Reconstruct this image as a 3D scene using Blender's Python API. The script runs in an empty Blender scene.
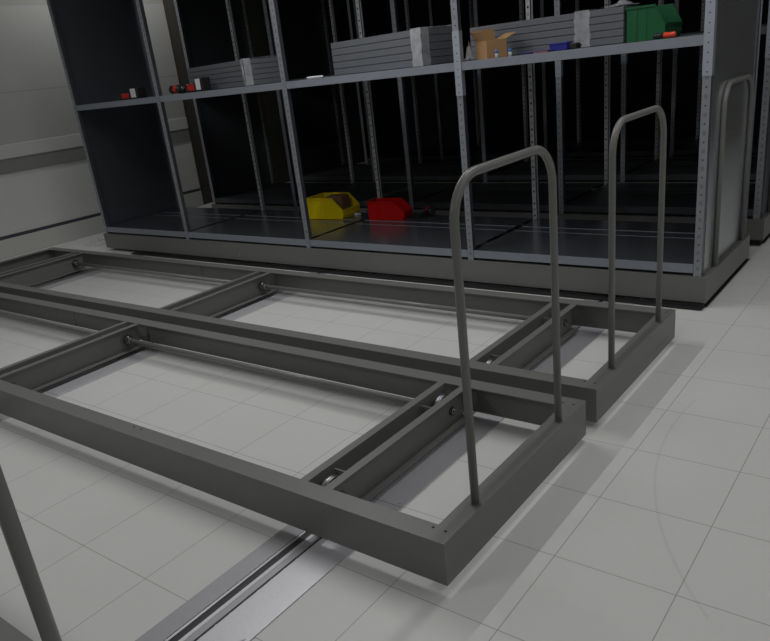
import bpy, bmesh, math, random
from mathutils import Vector, Matrix
random.seed(7)
S = bpy.context.scene
COL = S.collection

# ------------------------------------------------------------------ materials
def new_mat(name):
    m = bpy.data.materials.new(name); m.use_nodes = True
    nt = m.node_tree
    return m, nt, nt.nodes['Principled BSDF']

def N(nt, kind, **kw):
    n = nt.nodes.new(kind)
    for k, v in kw.items():
        setattr(n, k, v)
    return n

def math_node(nt, op, a, b=None, c=None):
    n = N(nt, 'ShaderNodeMath', operation=op)
    for i, v in enumerate((a, b, c)):
        if v is None: continue
        if isinstance(v, (int, float)): n.inputs[i].default_value = v
        else: nt.links.new(v, n.inputs[i])
    return n.outputs[0]

def mix(nt, fac, a, b):
    n = N(nt, 'ShaderNodeMix', data_type='RGBA')
    if isinstance(fac, (int, float)): n.inputs[0].default_value = fac
    else: nt.links.new(fac, n.inputs[0])
    for i, v in ((6, a), (7, b)):
        if isinstance(v, tuple): n.inputs[i].default_value = (*v, 1)
        else: nt.links.new(v, n.inputs[i])
    return n.outputs[2]

def noise(nt, scale, detail=3, vec=None):
    n = N(nt, 'ShaderNodeTexNoise'); n.inputs['Scale'].default_value = scale; n.inputs['Detail'].default_value = detail
    if vec is None:
        vec = N(nt, 'ShaderNodeTexCoord').outputs['Object']
    nt.links.new(vec, n.inputs['Vector'])
    return n.outputs['Fac']

def plain(name, col, rough=.5, metal=0., var=.08, scale=30., bump=0., spec=.5, rvar=0.):
    m, nt, b = new_mat(name)
    f = noise(nt, scale)
    lo = tuple(c*(1-var) for c in col); hi = tuple(min(1, c*(1+var)) for c in col)
    nt.links.new(mix(nt, f, lo, hi), b.inputs['Base Color'])
    b.inputs['Roughness'].default_value = rough; b.inputs['Metallic'].default_value = metal
    b.inputs['Specular IOR Level'].default_value = spec
    if rvar:
        r = math_node(nt, 'MULTIPLY_ADD', noise(nt, scale*.3), rvar*2, rough-rvar)
        nt.links.new(r, b.inputs['Roughness'])
    if bump:
        bp = N(nt, 'ShaderNodeBump'); bp.inputs['Strength'].default_value = bump; bp.inputs['Distance'].default_value = .002
        nt.links.new(f, bp.inputs['Height']); nt.links.new(bp.outputs[0], b.inputs['Normal'])
    return m

M = {}
M['paint'] = plain('carriage grey paint', (.158, .160, .154), .40, 0, .05, 60, .05, .5)
M['paint_dark'] = plain('drilled hole dark', (.02, .02, .02), .8)
M['tube'] = plain('handle grey paint', (.168, .169, .162), .34, 0, .04, 40, .03, .45)
M['galv'] = plain('galvanised sheet', (.20, .215, .25), .30, .85, .12, 9, 0, .5, .06)
M['galv_shelf'] = plain('galvanised shelf', (.21, .23, .265), .24, .8, .06, 7, 0, .5, .015)
M['galv_lip'] = plain('shelf lip zinc', (.29, .315, .365), .45, .35, .08, 25)
M['galv_panel'] = plain('galvanised end panel', (.64, .65, .69), .22, .85, .10, 5, 0, .5, .03)
M['sleeve'] = plain('bluish splice zinc', (.40, .43, .50), .5, .3, .05, 25)
M['steel'] = plain('bare steel', (.5, .5, .52), .25, 1, .1, 80)
M['wheel'] = plain('worn wheel steel', (.28, .28, .30), .35, 1, .2, 120)
M['galv_shaded'] = plain('zinc with painted shade', (.10, .107, .12), .45, .6, .1, 9)  # zinc darkened so its colour carries the shade of the units behind
M['darksteel'] = plain('dark bearing steel', (.09, .09, .09), .3, .9, .2, 80)
M['rail_plate'] = plain('rail plate zinc', (.58, .57, .61), .38, .3, .08, 90, .1)
M['rail_plate_dull'] = plain('rail plate dull zinc', (.34, .34, .36), .42, .4, .08, 90, .1)
M['rail_bright'] = plain('polished guide steel', (.6, .6, .63), .3, .7, .05, 60)
M['rail_dark'] = plain('rail groove', (.035, .034, .04), .5, .3, .1, 60)
M['yellow'] = plain('yellow plastic', (.60, .46, .001), .45, 0, .04, 20, 0, .2)
M['red'] = plain('red plastic', (.42, .002, .002), .45, 0, .04, 20, 0, .2)
M['green'] = plain('green plastic', (.004, .11, .034), .45, 0, .04, 20)
M['blue'] = plain('blue plastic', (.02, .025, .25), .4, 0, .04, 20)
M['capblue'] = plain('light blue plastic', (.05, .18, .5), .4, 0, .04, 20)
M['orange'] = plain('red orange plastic', (.75, .06, .02), .4, 0, .04, 20)
M['cutter'] = plain('dull red plastic', (.28, .10, .07), .5, 0, .05, 40)
M['black'] = plain('black plastic', (.012, .012, .013), .45, 0, .1, 40)
M['redtrim'] = plain('red trim', (.45, .02, .015), .4, 0, .05, 40)
M['white'] = plain('white plastic', (.62, .62, .64), .4, 0, .03, 40)
M['board'] = plain('grey shelf board', (.17, .18, .20), .45, .3, .08, 12)
M['boardrail'] = plain('grey board recess', (.095, .10, .11), .5, .3, .08, 12)
M['card'] = plain('cardboard', (.42, .25, .12), .8, 0, .08, 25, .1, .2)
M['cardbrown'] = plain('brown packing paper', (.16, .09, .05), .8, 0, .15, 25, .1, .2)
M['wall_trim'] = plain('wall trim white', (.52, .52, .50), .6, 0, .03, 10, 0, .3)
M['ledge_grey'] = plain('ledge grey front', (.22, .22, .205), .6, 0, .04, 10, 0, .3)
M['slot'] = plain('slot dark', (.05, .05, .065), .6, 0, .04, 10)
M['taupe'] = plain('taupe wall', (.075, .07, .06), .7, 0, .05, 8, 0, .3)
M['darkwall'] = plain('dark back wall', (.03, .03, .03), .8, 0, .05, 8, 0, .2)
M['ceil'] = plain('ceiling', (.55, .55, .54), .8, 0, .03, 8, 0, .2)
M['plainwall'] = plain('painted wall', (.45, .45, .44), .8, 0, .03, 8, 0, .2)

def film_mat():
    m, nt, b = new_mat('stretch film')
    b.inputs['Base Color'].default_value = (.75, .76, .8, 1); b.inputs['Roughness'].default_value = .25
    w = noise(nt, 16, 3)
    a = math_node(nt, 'MULTIPLY_ADD', w, .5, .16)
    nt.links.new(a, b.inputs['Alpha'])
    bp = N(nt, 'ShaderNodeBump'); bp.inputs['Strength'].default_value = .5; bp.inputs['Distance'].default_value = .008
    nt.links.new(w, bp.inputs['Height']); nt.links.new(bp.outputs[0], b.inputs['Normal'])
    return m
M['film'] = film_mat()

def floor_mat():
    m, nt, b = new_mat('floor tiles')
    tc = N(nt, 'ShaderNodeTexCoord'); sp = N(nt, 'ShaderNodeSeparateXYZ'); nt.links.new(tc.outputs['Object'], sp.inputs[0])
    dx = math_node(nt, 'PINGPONG', math_node(nt, 'SUBTRACT', sp.outputs[0], .2136), .2)
    dy = math_node(nt, 'PINGPONG', math_node(nt, 'SUBTRACT', sp.outputs[1], -.0633), .2)
    d = math_node(nt, 'MINIMUM', dx, dy)
    seam = math_node(nt, 'LESS_THAN', d, .0017)
    n1 = noise(nt, 1.3, 4, tc.outputs['Object']); n2 = noise(nt, 26, 6, tc.outputs['Object'])
    base = mix(nt, n1, (.62, .62, .61), (.68, .68, .67))
    base = mix(nt, math_node(nt, 'MULTIPLY', n2, .22), base, (.52, .52, .51))
    # a faint curved wheel mark beside the carriages
    ex = math_node(nt, 'SUBTRACT', sp.outputs[0], 2.02); ey = math_node(nt, 'SUBTRACT', sp.outputs[1], 1.44)
    r = math_node(nt, 'SQRT', math_node(nt, 'ADD', math_node(nt, 'MULTIPLY', ex, ex), math_node(nt, 'MULTIPLY', ey, ey)))
    ring = math_node(nt, 'LESS_THAN', math_node(nt, 'ABSOLUTE', math_node(nt, 'SUBTRACT', r, 1.74)), .005)
    inx = math_node(nt, 'LESS_THAN', sp.outputs[0], .72)
    iny = math_node(nt, 'LESS_THAN', sp.outputs[1], 1.70)
    ring = math_node(nt, 'MULTIPLY', math_node(nt, 'MULTIPLY', ring, math_node(nt, 'MULTIPLY', inx, iny)), .16)
    base = mix(nt, ring, base, (.30, .30, .29))
    col = mix(nt, math_node(nt, 'MULTIPLY', seam, .62), base, (.16, .16, .155))
    nt.links.new(col, b.inputs['Base Color'])
    b.inputs['Roughness'].default_value = .42; b.inputs['Specular IOR Level'].default_value = .35
    return m
M['floor'] = floor_mat()

def wall_mat():
    m, nt, b = new_mat('left wall panels')
    tc = N(nt, 'ShaderNodeTexCoord'); sp = N(nt, 'ShaderNodeSeparateXYZ'); nt.links.new(tc.outputs['Object'], sp.inputs[0])
    z = sp.outputs[2]
    base = mix(nt, noise(nt, 3, 3, tc.outputs['Object']), (.38, .38, .365), (.42, .42, .405))
    hi = math_node(nt, 'GREATER_THAN', z, 2.68)
    base = mix(nt, math_node(nt, 'MULTIPLY', hi, .45), base, (.25, .25, .22))
    base = mix(nt, math_node(nt, 'LESS_THAN', z, .93), base, (.60, .60, .59))  # light put into the colour: wall lighter low down, darker above
    l1 = math_node(nt, 'LESS_THAN', math_node(nt, 'ABSOLUTE', math_node(nt, 'SUBTRACT', z, 1.786)), .006)
    base = mix(nt, math_node(nt, 'MULTIPLY', l1, .35), base, (.15, .15, .15))
    fine = math_node(nt, 'LESS_THAN', math_node(nt, 'PINGPONG', z, .035), .005)
    low = math_node(nt, 'LESS_THAN', z, .9)
    base = mix(nt, math_node(nt, 'MULTIPLY', math_node(nt, 'MULTIPLY', fine, low), .07), base, (.2, .2, .2))
    nt.links.new(base, b.inputs['Base Color'])
    b.inputs['Roughness'].default_value = .6; b.inputs['Specular IOR Level'].default_value = .3
    return m
M['wall'] = wall_mat()

def post_mat(name, col, pitch, hole, metal=.55, rough=.42):
    """zinc post, a column of round holes and faint stamped slots down its face"""
    m, nt, b = new_mat(name)
    tc = N(nt, 'ShaderNodeTexCoord'); sp = N(nt, 'ShaderNodeSeparateXYZ'); nt.links.new(tc.outputs['Object'], sp.inputs[0])
    base = mix(nt, noise(nt, 14, 3, tc.outputs['Object']), tuple(c*.86 for c in col), tuple(c*1.1 for c in col))
    dz = math_node(nt, 'PINGPONG', sp.outputs[2], pitch/2)
    def spot(cx, cz, rx, rz):
        a = math_node(nt, 'LESS_THAN', math_node(nt, 'ABSOLUTE', math_node(nt, 'SUBTRACT', sp.outputs[0], cx)), rx)
        c = math_node(nt, 'LESS_THAN', math_node(nt, 'ABSOLUTE', math_node(nt, 'SUBTRACT', dz, cz)), rz)
        return math_node(nt, 'MULTIPLY', a, c)
    base = mix(nt, math_node(nt, 'MULTIPLY', spot(0, 0, hole, hole), .92), base, (.008, .008, .01))
    base = mix(nt, math_node(nt, 'MULTIPLY', spot(0, pitch/2, .009, .012), .35), base, (.06, .06, .07))
    nt.links.new(base, b.inputs['Base Color'])
    b.inputs['Roughness'].default_value = rough; b.inputs['Metallic'].default_value = metal
    return m
M['post_front'] = post_mat('perforated front post', (.36, .375, .41), .10, .0045)
M['post_rear'] = post_mat('perforated rear post', (.58, .58, .57), .10, .008, .5, .4)

# ------------------------------------------------------------------ mesh building
class MB:
    def __init__(self):
        self.bm = bmesh.new(); self.mats = []; self.cur = 0
    def use(self, m):
        if m not in self.mats: self.mats.append(m)
        self.cur = self.mats.index(m); return self
    def _faces(self, verts, quads, smooth=False):
        vs = [self.bm.verts.new(v) for v in verts]
        for q in quads:
            try:
                f = self.bm.faces.new([vs[i] for i in q]); f.material_index = self.cur; f.smooth = smooth
            except ValueError: pass
        return vs
    def box(self, x0, x1, y0, y1, z0, z1, mt=None, bevel=0.):
        vs = [(x, y, z) for x in (x0, x1) for y in (y0, y1) for z in (z0, z1)]
        if mt is not None: vs = [tuple(mt @ Vector(v)) for v in vs]
        new = self._faces(vs, [(0,1,3,2),(4,6,7,5),(0,4,5,1),(2,3,7,6),(0,2,6,4),(1,5,7,3)])
        if bevel:
            es = list({e for v in new for e in v.link_edges})
            r = bmesh.ops.bevel(self.bm, geom=es, offset=bevel, segments=2, affect='EDGES', profile=.6)
            for f in r['faces']: f.material_index = self.cur
        return self
    def prism(self, pts, axis, a, b, mt=None, bevel=0., along=False):
        """closed 2-D outline swept from a to b along an axis; outline is given in the other two axes, in order"""
        def P(p, t):
            v = {'x': (t, p[0], p[1]), 'y': (p[0], t, p[1]), 'z': (p[0], p[1], t)}[axis]
            return tuple(mt @ Vector(v)) if mt is not None else v
        n = len(pts)
        vs = [P(p, a) for p in pts] + [P(p, b) for p in pts]
        q = [tuple(range(n)), tuple(range(2*n-1, n-1, -1))] + [(i, i+n, (i+1) % n + n, (i+1) % n) for i in range(n)]
        new = self._faces(vs, q)
        if bevel:
            es = [e for e in {e for v in new for e in v.link_edges}
                  if len(e.link_faces) == 2 and e.calc_face_angle(0) > .5
                  and not (along and abs((e.verts[0].co-e.verts[1].co)['xyz'.index(axis)]) < .01)]
            r = bmesh.ops.bevel(self.bm, geom=es, offset=bevel, segments=2, affect='EDGES', profile=.6)
            for f in r['faces']: f.material_index = self.cur
        return self
    def tube(self, path, r, n=14, cap=True):
        path = [Vector(p) for p in path]; rings = []
        t0 = (path[1]-path[0]).normalized()
        up = Vector((0, 0, 1)) if abs(t0.z) < .9 else Vector((1, 0, 0))
        u = t0.cross(up).normalized()
        for i, p in enumerate(path):
            t = (path[min(i+1, len(path)-1)]-path[max(i-1, 0)]).normalized()
            u = (u - t*u.dot(t)).normalized(); w = t.cross(u)
            rr = r[i] if isinstance(r, (list, tuple)) else r
            rings.append([self.bm.verts.new(p + (u*math.cos(k*2*math.pi/n) + w*math.sin(k*2*math.pi/n))*rr) for k in range(n)])
        for a, b in zip(rings, rings[1:]):
            for k in range(n):
                f = self.bm.faces.new((a[k], a[(k+1) % n], b[(k+1) % n], b[k])); f.smooth = True; f.material_index = self.cur
        if cap:
            for ring in (rings[0], rings[-1]):
                f = self.bm.faces.new(ring); f.material_index = self.cur
        return self
    def build(self, name, mat=None, parent=None, loc=(0, 0, 0)):
        bmesh.ops.recalc_face_normals(self.bm, faces=self.bm.faces[:])
        me = bpy.data.meshes.new(name); self.bm.to_mesh(me); self.bm.free()
        if mat is not None and not self.mats: self.mats = [mat]
        for m in self.mats: me.materials.append(m)
        o = bpy.data.objects.new(name, me); COL.objects.link(o)
        o.location = loc
        if parent is not None: o.parent = parent
        return o

def tag(o, label=None, cat=None, group=None, kind=None):
    for k, v in (('label', label), ('category', cat), ('group', group), ('kind', kind)):
        if v: o[k] = v
    return o
def empty(name, loc, rz=0, **kw):
    o = bpy.data.objects.new(name, None); COL.objects.link(o); o.empty_display_size = .1
    o.location = loc; o.rotation_euler = (0, 0, rz)
    return tag(o, **kw)
def copy_tree(o, parent=None):
    c = o.copy(); COL.objects.link(c); c.parent = parent
    for ch in list(o.children): copy_tree(ch, c)
    return c

# ------------------------------------------------------------------ the room
XW = -7.6
def struct(o): return tag(o, kind='structure')
struct(MB().box(XW-.2, 5.2, -5.2, 10.6, -.1, 0).build('floor', M['floor']))
struct(MB().box(XW-.2, 5.2, -5.2, 10.6, 3.4, 3.5).build('ceiling', M['ceil']))
struct(MB().box(XW-.15, XW, -5.2, 5.34, 0, 3.4).build('wall_left', M['wall']))
far = MB().box(XW-.15, XW-.03, 5.34, 10.6, 0, 3.4)
far.use(M['taupe']); far.use(M['paint_dark']).box(XW-.03, XW-.028, 5.34, 10.5, .255, .265)
far.mats = [M['taupe'], M['paint_dark']]
struct(far.build('wall_far_left'))
struct(MB().box(XW, 5.2, 10.5, 10.6, 0, 3.4).build('wall_back', M['darkwall']))
struct(MB().box(5.1, 5.2, -5.1, 10.5, 0, 3.4).build('wall_right', M['plainwall']))
struct(MB().box(XW, 5.2, -5.2, -5.1, 0, 3.4).build('wall_front', M['plainwall']))
# ledge along the left wall, panel slot and skirting
struct(MB().box(XW, XW+.02, -5.1, 5.33, 1.085, 1.235, bevel=.004).build('trim_1', M['wall_trim']))
struct(MB().box(XW, XW+.012, -5.1, 5.33, .925, 1.085).build('trim_2', M['ledge_grey']))
struct(MB().box(XW, XW+.008, -5.1, 5.33, .212, .25).build('trim_3', M['slot']))
struct(MB().box(XW, XW+.02, -5.1, 5.33, 0, .212, bevel=.004).build('baseboard_left', M['wall_trim']))

# ------------------------------------------------------------------ track rails let into the floor
def make_rail():
    root = empty('track_rail', (0, 0, 0))
    y0, y1 = -4.9, 9.9
    a = MB().use(M['rail_plate_dull']).box(-.131, -.048, y0, y1, 0, .004)
    a.build('cover_plate', None, root)
    b = MB().use(M['rail_plate']).box(.046, .196, y0, y1, 0, .004)
    for i in range(18):
        b.tube([(.172, y0+.21+.84*i, .003), (.172, y0+.21+.84*i, .0065)], .008, 10)
    b.use(M['rail_dark'])
    for y in (-2.2, .325, 2.9, 5.4): b.box(.047, .195, y, y+.002, .0041, .0044)
    b.build('cover_plate', None, root)
    g = MB().use(M['rail_dark']).box(-.047, .045, y0, y1, 0, .001)
    g.use(M['rail_bright']).box(-.044, -.034, y0, y1, .001, .0045).box(-.006, .009, y0, y1, .001, .0035)
    g.use(M['rail_plate_dull']).box(.009, .036, y0, y1, .001, .0025)
    g.use(M['rail_dark'])
    y = y0
    while y < y1-.1:
        for x in (-.0475, .0445): g.box(x, x+.0025, y, y+.055, .0035, .0046)
        y += .063
    g.build('guide_channel', None, root)
    return root
rail = make_rail()
RX = (-.615, -3.125, -5.72)
rail.location.x = RX[0]
tag(rail, 'zinc floor track rail reaching out under the frame corner with the push handle', 'rail', 'floor track rails')
r2 = copy_tree(rail); r2.location.x = RX[1]
tag(r2, 'zinc floor track rail under the middle pairs of cross beams', 'rail', 'floor track rails')
r3 = copy_tree(rail); r3.location.x = RX[2]
tag(r3, 'zinc floor track rail next to the white wall', 'rail', 'floor track rails')

# ------------------------------------------------------------------ carriage base with push handle
XL, D, ZT, ZB, T = -6.47, 1.122, .192, .030, .006
AZ = .108
PX = (-.615, -3.150, -5.84)                 # pairs of cross beams
def c_side(y_out, sgn, x0, x1):
    """angle section along x: web on the outer side, top flange turned inwards"""
    w = .082
    p = [(y_out, ZB), (y_out+sgn*T, ZB), (y_out+sgn*T, ZT-T), (y_out+sgn*w, ZT-T), (y_out+sgn*w, ZT), (y_out, ZT)]
    return MB().use(M['paint']).prism(p, 'x', x0, x1, bevel=.0018, along=True)
def add_base(root):
    f = c_side(0, 1, XL+.0185, -.0185)
    b = c_side(D, -1, XL+.0185, -.0185)
    f.use(M['paint_dark'])
    for x in (-1.725, -1.670, -.079, -.031): f.tube([(x, .061, ZT-.002), (x, .061, ZT+.0006)], .0055, 10)
    b.use(M['paint_dark'])
    for x in (-.079, -.031): b.tube([(x, D-.055, ZT-.002), (x, D-.055, ZT+.0006)], .0055, 10)
    for o, y0, s in ((f, 0, 1), (b, D, -1)):
        o.use(M['steel'])
        for x in (-4.43, -4.23):
            for z in (.076, .166):
                o.tube([(x, y0-s*.003, z), (x, y0+s*(T+.004), z)], .006, 8)
        o.use(M['paint_dark']).box(-4.02, -4.016, y0+s*T, y0+s*(T+.0008), ZB+T, ZT-T)
    f.build('side_beam', None, root); b.build('side_beam', None, root)
    for x, s in ((0, -1), (XL, 1)):
        w = .072
        p = [(x, ZB), (x+s*.003, ZB), (x+s*.003, ZT-T), (x+s*w, ZT-T), (x+s*w, ZT), (x, ZT)]
        m = MB().use(M['paint']).prism(p, 'y', .082, D-.082)
        x2 = x+s*.0185
        for a, b_, q in ((0, .082, 0), (D-.082, D, D-.005)):          # corners close round the ends of the side beams
            m.box(*sorted((x, x2)), a, b_, ZT-T, ZT).box(*sorted((x, x+s*.003)), a, b_, ZB, ZT-T).box(*sorted((x+s*.003, x2)), q, q+.005, ZB, ZT-T)
        m.build('end_beam', None, root)
    for px in PX:
        for s in (-1, 1):
            web, out, t = px+s*.042, px+s*.080, .006
            p = [(web, ZB+.002), (out+s*.002, ZB+.002), (out+s*.002, ZB+.012), (web+s*t, ZB+.012), (web+s*t, ZT-.007), (out, ZT-.007), (out, ZT-.001), (web, ZT-.001)]
            m = MB().use(M['paint']).prism(p, 'y', .082, D-.082)
            cb = m.build('cross_beam', None, root)
            for y in (.160, .945):
                if y > .5 and ((s > 0 and px < -1) or (s < 0 and px > -5)): continue      # the shaft coupling sits here
                q = MB().use(M['darksteel']).tube([(web+s*.006, y, AZ), (web+s*.012, y, AZ)], .021, 18)
                q.use(M['steel']).tube([(web+s*.012, y, AZ), (web+s*.016, y, AZ)], .013, 16)
                q.use(M['paint_dark']).tube([(web+s*.016, y, AZ), (web+s*.0175, y, AZ)], .006, 10)
                q.build('axle_bearing', None, cb)
        for y in (.160, .945):
            w = MB().use(M['wheel'])
            w.tube([(px-.015, y, AZ), (px-.012, y, AZ), (px+.012, y, AZ), (px+.015, y, AZ)], [.066, .071, .071, .066], 36)
            w.use(M['darksteel']).tube([(px-.036, y, AZ), (px+.036, y, AZ)], .014, 12)
            w.build('wheel', None, root)
        for y in (.226, .828):
            MB().use(M['paint']).box(px-.034, px+.034, y-.003, y+.003, ZB+.01, ZT-.02).build('stiffener_plate', None, root)
    # drive shaft joining the axles, a ball coupling on each pair
    for a, b in ((PX[0], PX[1]), (PX[1], PX[2])):
        MB().use(M['tube']).tube([(b+.09, .945, AZ), (a-.09, .945, AZ)], .0155, 16).build('drive_shaft', None, root)
        for x, d in ((b+.048, 1), (a-.048, -1)):
            m = MB().use(M['darksteel']).tube([(x, .945, AZ), (x+d*.008, .945, AZ), (x+d*.022, .945, AZ), (x+d*.036, .945, AZ), (x+d*.044, .945, AZ)], [.026, .033, .035, .030, .019], 20)
            m.use(M['steel']).tube([(x+d*.012, .945, AZ), (x+d*.018, .945, AZ)], .0352, 20)
            m.use(M['tube']).tube([(x+d*.044, .945, AZ), (x+d*.062, .945, AZ)], .021, 14)
            m.build('shaft_coupling', None, root)
def add_handle(root, x, y0=.2411, y1=.9042, top=1.2804, r=.0145):
    R, pts = .135, [(x, y0, ZT)]
    pts.append((x, y0, top-R))
    for k in range(1, 10):
        a = math.pi/2*k/9; pts.append((x, y0+R-R*math.cos(a), top-R+R*math.sin(a)))
    for k in range(0, 9):
        a = math.pi/2*(1-k/9); pts.append((x, y1-R+R*math.cos(a), top-R+R*math.sin(a)))
    pts += [(x, y1, top-R), (x, y1, ZT)]
    m = MB().use(M['tube']).tube(pts, r, 18)
    for y in (y0, y1): m.tube([(x, y, ZT), (x, y, ZT+.004)], r+.0025, 18)
    return m.build('push_handle', None, root)

YA, YB, YC, YE, YD = 0., 1.240, 2.9785, -2.0545, 4.5705
baseA = empty('carriage_frame', (0, YA, 0)); add_base(baseA); add_handle(baseA, -.0254)
tag(baseA, 'bare grey carriage frame in the middle, nearer of the two whole frames with push handles', 'carriage frame', 'empty mobile carriage frames')
baseB = copy_tree(baseA); baseB.location.y = YB
tag(baseB, 'bare grey carriage frame lying directly in front of the loaded shelving', 'carriage frame', 'empty mobile carriage frames')
baseE = copy_tree(baseA); baseE.location.y = YE
for ch in list(baseE.children):
    if ch.name.startswith('push_handle'): bpy.data.objects.remove(ch)
add_handle(baseE, -.0254, .243, .906)
tag(baseE, 'grey carriage frame almost out of view, only a corner and one handle post showing', 'carriage frame', 'empty mobile carriage frames')

# ------------------------------------------------------------------ shelving on its carriage
POSTX = (-.0605, -1.664, -3.310, -4.974, -6.412)
PZ0, PZ1 = ZT, 3.05
def make_post(name, mat, back):
    """U section, its face outwards (front posts) or turned inwards (rear posts); origin on its face line"""
    w, d, t = (.017 if back else .023), .042, .0025
    m = MB().use(mat)
    m.box(-w, w, 0, t, 0, PZ1-PZ0)
    m.use(M['galv'])
    for s in (-1, 1):
        m.box(*sorted((s*w, s*(w-t))), t, d, 0, PZ1-PZ0)
    if back:                                     # a second, thinner flange with a dark gap before it
        m.use(M['post_front']).box(w+.013, w+.021, .002, .006, 0, PZ1-PZ0)
        m.use(M['galv']).box(w, w+.021, .012, .014, 0, PZ1-PZ0)
    return m
def add_shelving(root, detail=True):
    mesh_f = mesh_r = mesh_s = None
    for i, x in enumerate(POSTX):
        for rear in (False, True):
            y = D-.046 if rear else .008
            me = mesh_r if rear else mesh_f
            if me is None:
                o = make_post('post', M['post_rear'] if rear else M['post_front'], rear).build('upright_post', None, root, (x, y, PZ0))
                if rear: mesh_r = o.data
                else: mesh_f = o.data
            else:
                o = bpy.data.objects.new('upright_post', me); COL.objects.link(o); o.parent = root; o.location = (x, y, PZ0)
            if not rear and i < 2:
                if mesh_s is None:
                    m = MB().use(M['sleeve']).box(-.0262, .0262, -.0035, -.0005, 1.158, 1.566, bevel=.001)
                    m.use(M['paint_dark'])
                    for k in range(8): m.tube([(0, -.003, 1.18+k*.05), (0, -.0042, 1.18+k*.05)], .0042, 8)
                    m.use(M['galv_lip'])
                    for s in (-1, 1): m.box(*sorted((s*.0262, s*.0238)), -.0005, .04, 1.158, 1.566)
                    sl = m.build('splice_sleeve', None, o); mesh_s = sl.data
                else:
                    sl = bpy.data.objects.new('splice_sleeve', mesh_s); COL.objects.link(sl); sl.parent = o
    for z0, z1, nm in ((.212, .268, 'low'), (1.511, 1.565, 'mid'), (2.84, 2.90, 'top')):
        for a, b in zip(POSTX, POSTX[1:]):
            x0, x1 = b+.026, a-.026
            s = MB().use(M['galv_lip']).box(x0, x1, .010, .014, z0, z1, bevel=.001)
            s.use(M['galv_shelf']).box(x0, x1, .014, .632, z1-.004, z1)
            s.use(M['galv_lip']).box(x0+.01, x1-.01, .632, .635, z1-.03, z1+.002)
            s.build('shelf_board', None, root)
            s = MB().use(M['galv_shelf']).box(x0, x1, .640, .780, z1-.006, z1-.002)
            s.use(M['galv_lip']).box(x0+.01, x1-.01, .780, .783, z1-.03, z1+.001)
            s.build('shelf_board', None, root)
            s = MB().use(M['galv_shelf']).box(x0, x1, .788, D-.048, z1-.004, z1)
            s.use(M['galv']).box(x0, x1, D-.048, D-.0465, z0, z1)
            s.build('shelf_board', None, root)
    # sheet steel ends
    x = POSTX[0]+.0245
    MB().use(M['galv_panel']).box(x, x+.0025, .052, D-.08, PZ0+.01, PZ1).build('end_panel', None, root)
    m = MB().use(M['galv']).box(x-.0005, x+.003, D-.082, D-.032, PZ0, PZ1)
    m.use(M['paint_dark'])
    for k in range(14): m.tube([(x+.0025, D-.058, PZ0+.1+k*.2), (x+.004, D-.058, PZ0+.1+k*.2)], .006, 8)
    m.build('corner_strip', None, root)
    x = POSTX[-1]-.0255
    MB().use(M['galv_shelf']).box(x, x+.0025, .05, D-.03, PZ0+.01, PZ1).build('end_panel', None, root)
    m = MB().use(M['black'])  # added black bar, stands in for the floor shadow along the base
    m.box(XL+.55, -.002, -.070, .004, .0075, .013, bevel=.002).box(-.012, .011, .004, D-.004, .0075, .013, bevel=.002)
    m.build('shadow_bar', None, root)
    # anchor bolts at the outer end
    m = MB().use(M['steel'])
    for y in (.03, D-.04): m.tube([(-.022, y, ZT), (-.022, y, ZT+.007)], .008, 6)
    m.build('anchor_bolt', None, root)

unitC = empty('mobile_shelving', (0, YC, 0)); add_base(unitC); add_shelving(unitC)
add_handle(unitC, -.0185, .252, .942)
tag(unitC, 'grey mobile shelving unit holding plastic bins and wrapped boards', 'shelving unit', 'mobile shelving units')
for y, lab in ((YD, 'dark empty shelving unit first behind the loaded one, its corner showing past the end panel'),
               (6.10, 'dark empty shelving unit second behind the loaded one'),
               (7.75, 'dark empty shelving unit third behind the loaded one, against the dark end')):
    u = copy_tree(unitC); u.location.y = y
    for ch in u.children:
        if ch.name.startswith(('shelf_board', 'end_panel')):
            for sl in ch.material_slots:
                sl.link = 'OBJECT'; sl.material = M['galv_shaded']
    tag(u, lab, 'shelving unit', 'mobile shelving units')

# ------------------------------------------------------------------ things on the shelves
MID, LOW = 1.5655, .2685
def board_stack(corner, ang, length, depth, n, where, group, h=.0425):
    """folded sheet shelf boards piled flat; corner is the near right-hand corner seen from the aisle"""
    proto = None
    names = {0: 'bottom', n-1: 'topmost', 1: 'second from the bottom', n-2: 'second from the top', 2: 'middle'}
    for k in range(n):
        if proto is None:
            m = MB().use(M['board'])
            m.box(-length, 0, 0, .003, .004, h-.004, bevel=.001).box(-length, 0, depth-.003, depth, .004, h-.004)
            m.box(-length, -length+.003, .003, depth-.003, .004, h-.004).box(-.003, 0, .003, depth-.003, .004, h-.004)
            m.box(-length, 0, 0, depth, h-.004, h-.001)
            m.use(M['boardrail']).box(-length+.004, -.004, .004, depth-.004, 0, .004)
            o = proto = m.build('spare_shelf_board')
        else:
            o = proto.copy(); COL.objects.link(o)
        o.location = (corner[0], corner[1], MID+.0005+h*k); o.rotation_euler = (0, 0, -ang)
        tag(o, f'grey folded metal shelf board, {names[k]} in pile {where}', 'shelf board', group)
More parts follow.
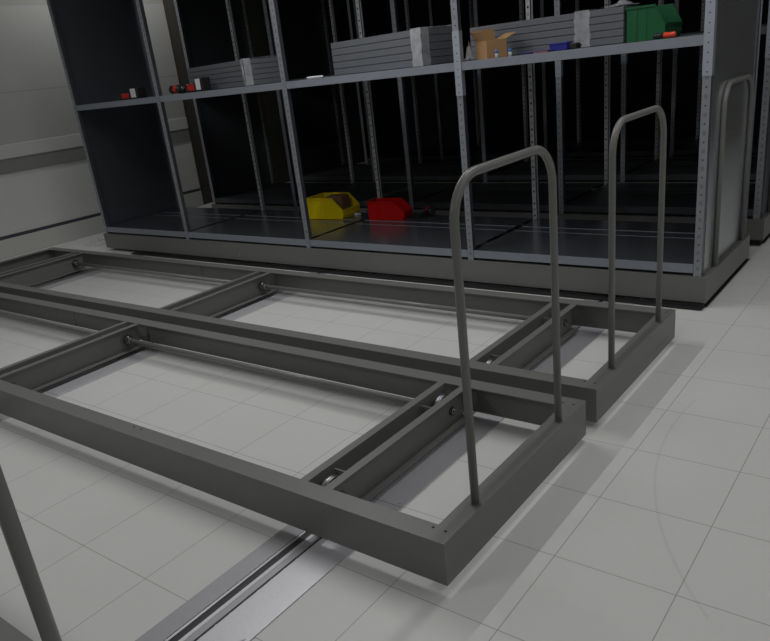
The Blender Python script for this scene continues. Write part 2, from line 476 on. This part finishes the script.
def film_band(corner, ang, a, b, h, depth, label, side=True, length=1.):
    """crinkled stretch film bound round the pile: front strip, turn over the top and, at an end, round the corner"""
    m = MB().use(M['film']); e = .004
    cols = 7
    def strip(pts_fn, nv=9):
        g = [[m.bm.verts.new(pts_fn(i/(cols-1), j/(nv-1))) for j in range(nv)] for i in range(cols)]
        for i in range(cols-1):
            for j in range(nv-1):
                f = m.bm.faces.new((g[i][j], g[i+1][j], g[i+1][j+1], g[i][j+1])); f.smooth = True
    J = lambda: random.uniform(0, .005)
    strip(lambda u, v: (a+(b-a)*u + random.uniform(-.006, .006), -e-J(), .002+(h+e)*v))
    strip(lambda u, v: (a+(b-a)*u + random.uniform(-.006, .006), -e+(depth+2*e)*v, h+e+J()))
    if side:
        strip(lambda u, v: (e+J(), -e+.075*u + random.uniform(-.004, .004), .002+(h+e)*v))
    o = m.build('stretch_film')
    o.location = (corner[0], corner[1], MID+.001); o.rotation_euler = (0, 0, -ang)
    return tag(o, label, 'stretch film', 'stretch film round the board piles')
A1 = math.radians(11)
board_stack((-3.86, 3.10), A1, 1.0, .42, 5, 'one bay off the wall', 'spare boards piled in the second bay')
film_band((-3.86, 3.10), A1, -.03, 0., .2125, .40, 'milky stretch film band round the board pile in the second bay from the wall')
board_stack((-1.99, 3.06), A1, 1.02, .42, 5, 'with torn shiny film', 'spare boards piled in the third bay', .049)
film_band((-1.99, 3.06), A1, -.10, 0., .245, .42, 'torn shiny stretch film on the board pile in the third bay')
board_stack((-.662, 3.34), 0, 1.10, .42, 5, 'behind the cardboard box', 'spare boards piled behind the cardboard box')
film_band((-.662, 3.34), 0, -.32, -.215, .2125, .42, 'white stretch film band round the board pile beside the green bin', False)

def crumple(name, loc, sx, sy, sz, n, label, seed, mat='film'):
    rnd = random.Random(seed); m = MB().use(M[mat])
    g = []
    for i in range(n):
        row = []
        for j in range(n):
            u, v = i/(n-1)-.5, j/(n-1)-.5
            d = max(0, 1-2.1*math.hypot(u, v))
            row.append(m.bm.verts.new((u*sx*2+rnd.uniform(-.5, .5)*sx*.25, v*sy*2+rnd.uniform(-.5, .5)*sy*.25, .002+sz*d*rnd.uniform(.35, 1.0)+rnd.uniform(0, .12)*sz)))
        g.append(row)
    for i in range(n-1):
        for j in range(n-1): m.bm.faces.new((g[i][j], g[i+1][j], g[i+1][j+1], g[i][j+1]))
    o = m.build(name); o.location = loc
    return tag(o, label, 'plastic film')
crumple('crumpled_film', (-1.616, 3.06, MID), .024, .03, .17, 9, 'crumpled clear plastic film standing between the shelf post and cardboard box', 3)
crumple('crumpled_film', (-.74, 3.50, MID+.2125+.004), .10, .10, .05, 8, 'loose clear film bunched on top of the board pile beside the green bin', 5)
crumple('crumpled_film', (-6.98, 3.22, 0), .17, .14, .07, 9, 'crumpled clear plastic film lying on the floor by the wall', 8)

def make_bin(mat, L, W, H, loc, rz, label, cut=.26, lip=.44):
    """open-fronted picking bin, its sloping front towards +x"""
    t = .004
    side = [(0, 0), (L*.965, 0), (L*.965, H*.10), (L, H*.16), (L, H*lip), (L*(1-cut), H), (0, H), (0, 0)][:-1]
    m = MB().use(mat)
    for y in (0, W-t): m.prism(side, 'y', y, y+t)
    m.box(0, t, t, W-t, 0, H)                                   # back
    m.box(t, L*.965, t, W-t, 0, t)                              # bottom
    m.prism([(L*.965-t, 0), (L*.965, 0), (L*.965, H*.10), (L, H*.16), (L, H*lip), (L-t, H*lip), (L-t, H*.17), (L*.965-t, H*.11)], 'y', t, W-t)
    m.box(-.006, L*(1-cut), -.007, 0, H-.012, H).box(-.006, L*(1-cut), W, W+.007, H-.012, H).box(-.007, 0, 0, W, H-.012, H)   # rim
    for y, s in ((0, -1), (W, 1)):                              # ribs moulded on the sides
        for x in (L*.27, L*.52):
            m.box(x-.0015, x+.0015, min(y, y+s*.0025), max(y, y+s*.0025), .005, H-.012)
        m.prism([(L*(1-cut)-.004, H-.006), (L*(1-cut), H), (L, H*lip), (L-.007, H*lip)], 'y', min(y, y+s*.005), max(y, y+s*.005))
    m.box(L, L+.006, .02, W-.02, H*lip-.010, H*lip)
    o = m.build('picking_bin')
    o.location = loc; o.rotation_euler = (0, 0, rz)
    return tag(o, label, 'bin', 'plastic picking bins')
make_bin(M['yellow'], .44, .29, .203, (-3.968, 3.72, LOW+.001), math.radians(4), 'yellow plastic open-fronted picking bin on the bottom shelf')
make_bin(M['red'], .375, .17, .172, (-3.222, 3.76, LOW+.001), math.radians(9), 'red plastic open-fronted picking bin on the bottom shelf')
make_bin(M['green'], .235, .34, .198, (-.645, 3.35, MID+.001), math.radians(0), 'large green plastic picking bin on the middle shelf')
# brown wad showing over the rim of the yellow bin
m = MB().use(M['cardbrown'])
m.box(0, .20, 0, .15, 0, .20, bevel=.02)
o = m.build('brown_packet', loc=(-3.80, 3.81, LOW+.007)); o.rotation_euler = (0, 0, .1)
tag(o, 'brown paper packet standing inside the yellow bin', 'packet')

# open cardboard box
bx = empty('cardboard_box', (-1.46, 3.03, MID), 0, label='small open cardboard box with its flaps up on the middle shelf', cat='box')
m = MB(); L_, W_, H_, t = .15, .15, .112, .003
m.use(M['card']).box(0, L_, 0, t, 0, H_).box(0, L_, W_-t, W_, 0, H_).box(0, t, t, W_-t, 0, H_).box(L_-t, L_, t, W_-t, 0, H_).box(t, L_-t, t, W_-t, 0, t)
m.build('carton', None, bx)
def flap(x, y, rot, w, l, tilt):
    mt = Matrix.Translation((x, y, H_)) @ Matrix.Rotation(rot, 4, 'Z') @ Matrix.Rotation(tilt, 4, 'X')
    MB().use(M['card']).box(0, w, 0, t, 0, l, mt).build('flap', None, bx)
flap(0, W_, -math.pi/2, W_, .07, math.radians(32))
flap(0, W_-t, 0, L_, .075, math.radians(-14))
flap(L_, 0, math.pi/2, W_, .085, math.radians(68))
bx.rotation_euler = (0, 0, math.radians(58))

# small things along the front of the middle shelf
vial = empty('small_bottle', (-1.372, 3.00, MID))
MB().use(M['white']).tube([(0, 0, 0), (0, 0, .026), (0, 0, .031)], [.011, .011, .007], 14).build('body', None, vial)
MB().use(M['capblue']).tube([(0, 0, .029), (0, 0, .045), (0, 0, .047)], [.0125, .0125, .010], 14).build('cap', None, vial)
tag(vial, 'tiny blue capped bottle on the shelf edge directly before the cardboard box', 'bottle', 'blue capped bottles')
v2 = copy_tree(vial); v2.location = (-1.275, 3.00, MID); tag(v2, 'tiny blue capped bottle just past the corner of the cardboard box', 'bottle', 'blue capped bottles')
tag(MB().use(M['blue']).box(0, .24, 0, .12, 0, .014, bevel=.003).use(M['black']).box(.01, .23, -.0006, 0, .004, .010).build('flat_case', loc=(-1.24, 3.09, MID)),
    'flat dark blue case lying on the middle shelf before the boards', 'case')
tag(MB().use(M['cutter']).box(0, .10, 0, .05, 0, .008, bevel=.003).use(M['black']).box(.1, .13, .012, .038, .002, .008).build('cutter_knife', loc=(-1.13, 3.03, MID)),
    'small flat orange tool lying beside the blue box', 'tool')
bb = MB().use(M['blue']); bb.box(0, .115, 0, .08, 0, .045, bevel=.004).box(-.003, .118, -.003, .083, .036, .048, bevel=.003)
tag(bb.build('blue_box', loc=(-1.03, 3.06, MID)), 'small blue plastic box on the middle shelf before the film band', 'box')
db = MB().use(M['black']); db.box(0, .05, 0, .07, 0, .036, bevel=.008).tube([(.05, .035, .018), (.065, .035, .018)], .008, 10)
tag(db.build('black_adapter', loc=(-.905, 3.07, MID)), 'small black block touching the blue box', 'adapter')

def screwdriver(loc, rz):
    r = empty('screwdriver', loc, rz, label='tool with bright red grip and black end below the green bin', cat='screwdriver')
    MB().use(M['orange']).tube([(0, 0, .018), (.01, 0, .018), (.035, 0, .018), (.06, 0, .018), (.068, 0, .018)], [.012, .017, .014, .017, .011], 14).build('grip', None, r)
    MB().use(M['black']).tube([(-.055, 0, .018), (-.035, 0, .018), (0, 0, .018)], [.012, .017, .013], 14).build('collar', None, r)
screwdriver((-.315, 3.02, MID), .05)

def tool_case(loc, rz):
    r = empty('tool_battery', loc, rz)
    MB().use(M['black']).box(0, .155, 0, .10, 0, .058, bevel=.008).box(.105, .172, .002, .09, .0, .092, bevel=.006).build('housing', None, r)
    MB().use(M['redtrim']).box(.030, .092, -.003, .001, .012, .054, bevel=.001).box(.035, .088, -.005, -.002, .022, .030).build('red_panel', None, r)
    MB().use(M['white']).box(.110, .152, -.0015, .004, .012, .086, bevel=.001).build('pale_panel', None, r)
    return r
t1 = tool_case((-5.64, 3.02, MID), math.radians(5)); t1.scale = (1.7, 1.2, 1.1)
tag(t1, 'black tool battery with red and pale panels, alone in the bay by the wall', 'tool battery', 'tool batteries')
t2 = copy_tree(t1); t2.location = (-4.60, 3.02, MID); t2.scale = (1.35, 1.2, 1.25)
tag(t2, 'small black tool battery with red and pale panels, before the wrapped board pile', 'tool battery', 'tool batteries')

def power_drill(loc, rz, label):
    r = empty('power_drill', loc, rz, label=label, cat='drill', group='power drills')
    MB().use(M['black']).tube([(0, 0, .042), (.015, 0, .042), (.10, 0, .042), (.125, 0, .042)], [.026, .037, .037, .028], 18).build('motor_body', None, r)
    MB().use(M['darksteel']).tube([(.125, 0, .042), (.135, 0, .042), (.165, 0, .042), (.175, 0, .042)], [.020, .022, .018, .009], 14).build('chuck', None, r)
    MB().use(M['black']).tube([(.05, .02, .040), (.04, .09, .030), (.035, .13, .028)], [.020, .017, .019], 12).build('grip', None, r)
    MB().use(M['black']).box(-.02, .085, .125, .175, 0, .055, bevel=.007).build('battery', None, r)
    MB().use(M['redtrim']).tube([(.060, 0, .042), (.064, 0, .042), (.090, 0, .042), (.094, 0, .042)], [.0375, .0385, .0385, .0375], 18).build('red_band', None, r)
    return r
power_drill((-4.82, 3.035, MID), math.radians(8), 'black power drill with a red band lying by the second post from the wall')
power_drill((-2.66, 4.00, LOW), math.radians(150), 'dark power drill lying behind the red bin on the bottom shelf')
tag(MB().use(M['white']).tube([(0, 0, .009), (.012, 0, .009), (.15, .012, .009), (.16, .013, .009)], [.006, .009, .008, .005], 12).build('marker_pen', loc=(-3.08, 3.02, MID)),
    'slim white marker lying on the middle shelf by the post', 'marker')
tag(MB().use(M['white']).box(0, .05, 0, .03, 0, .022, bevel=.004).box(.05, .07, .006, .024, .004, .016).use(M['steel']).box(-.05, 0, .01, .018, .005, .012).build('plug_connector', loc=(-3.545, 3.93, LOW)),
    'little white plug between the yellow and red bins', 'plug')

# ------------------------------------------------------------------ light
def area(name, loc, sx, sy, power, col=(1, 1, 1), rot=(0, 0, 0)):
    l = bpy.data.lights.new(name, 'AREA'); l.shape = 'RECTANGLE'; l.size = sx; l.size_y = sy; l.energy = power; l.color = col
    o = bpy.data.objects.new(name, l); COL.objects.link(o); o.location = loc; o.rotation_euler = rot
    return o
COOL = (1.0, 1.0, .985)
area('ceiling_tube_or_added_row', (-2.53, 1.9, 3.25), .035, 2.2, 38, COOL)
area('ceiling_tube_or_added_row', (-.03, 1.9, 3.25), .06, 2.2, 17, COOL)
area('ceiling_tube_or_added_row', (2.2, .6, 3.25), .16, 4.0, 20, COOL)
area('ceiling_tube_or_added_row', (-4.9, .6, 3.25), .16, 3.2, 14, COOL)
area('ceiling_tube_or_added_row', (-2.53, -3.0, 3.25), .16, 1.5, 28, COOL)  # unseen row, added as fill for the beam fronts
area('ceiling_tube_or_added_row', (2.2, -3.4, 3.25), .16, 1.5, 14, COOL)  # second unseen fill row, added on the aisle side
area('ceiling_tube_or_added_row', (-7.0, 4.3, 3.25), .16, 2.4, 14, COOL)  # unseen row, added to brighten the wall strip behind the shelving
area('ceiling_tube_or_added_row', (3.2, 4.8, 3.25), .16, 4.0, 28, COOL)
w = bpy.data.worlds.new('room'); S.world = w; w.use_nodes = True
w.node_tree.nodes['Background'].inputs[0].default_value = (.5, .52, .55, 1)
w.node_tree.nodes['Background'].inputs[1].default_value = .1

# ------------------------------------------------------------------ camera
cd = bpy.data.cameras.new('camera'); cam = bpy.data.objects.new('camera', cd); COL.objects.link(cam)
R = ((0.7960883376593282, 0.5952259499483681, -0.10931343536304405), (0.14027017132963257, -0.357194673923592, -0.9234371900436839), (-0.5886999555613736, 0.7198041632476723, -0.367850960163699))
right, down, fwd = (Vector(r) for r in R)
m3 = Matrix((right, -down, -fwd)).transposed()
cam.matrix_world = Matrix.Translation((1.11472, -1.53723, 1.59861)) @ m3.to_4x4()
cd.sensor_width = 36; cd.sensor_fit = 'HORIZONTAL'; cd.lens = 727.351/770*36; cd.shift_x = (385-385.689)/770; cd.shift_y = (355.248-320.5)/770; cd.clip_start = .02; cd.clip_end = 60
S.camera = cam
S.view_settings.view_transform = 'Standard'; S.view_settings.look = 'None'; S.view_settings.exposure = 0; S.view_settings.gamma = 1
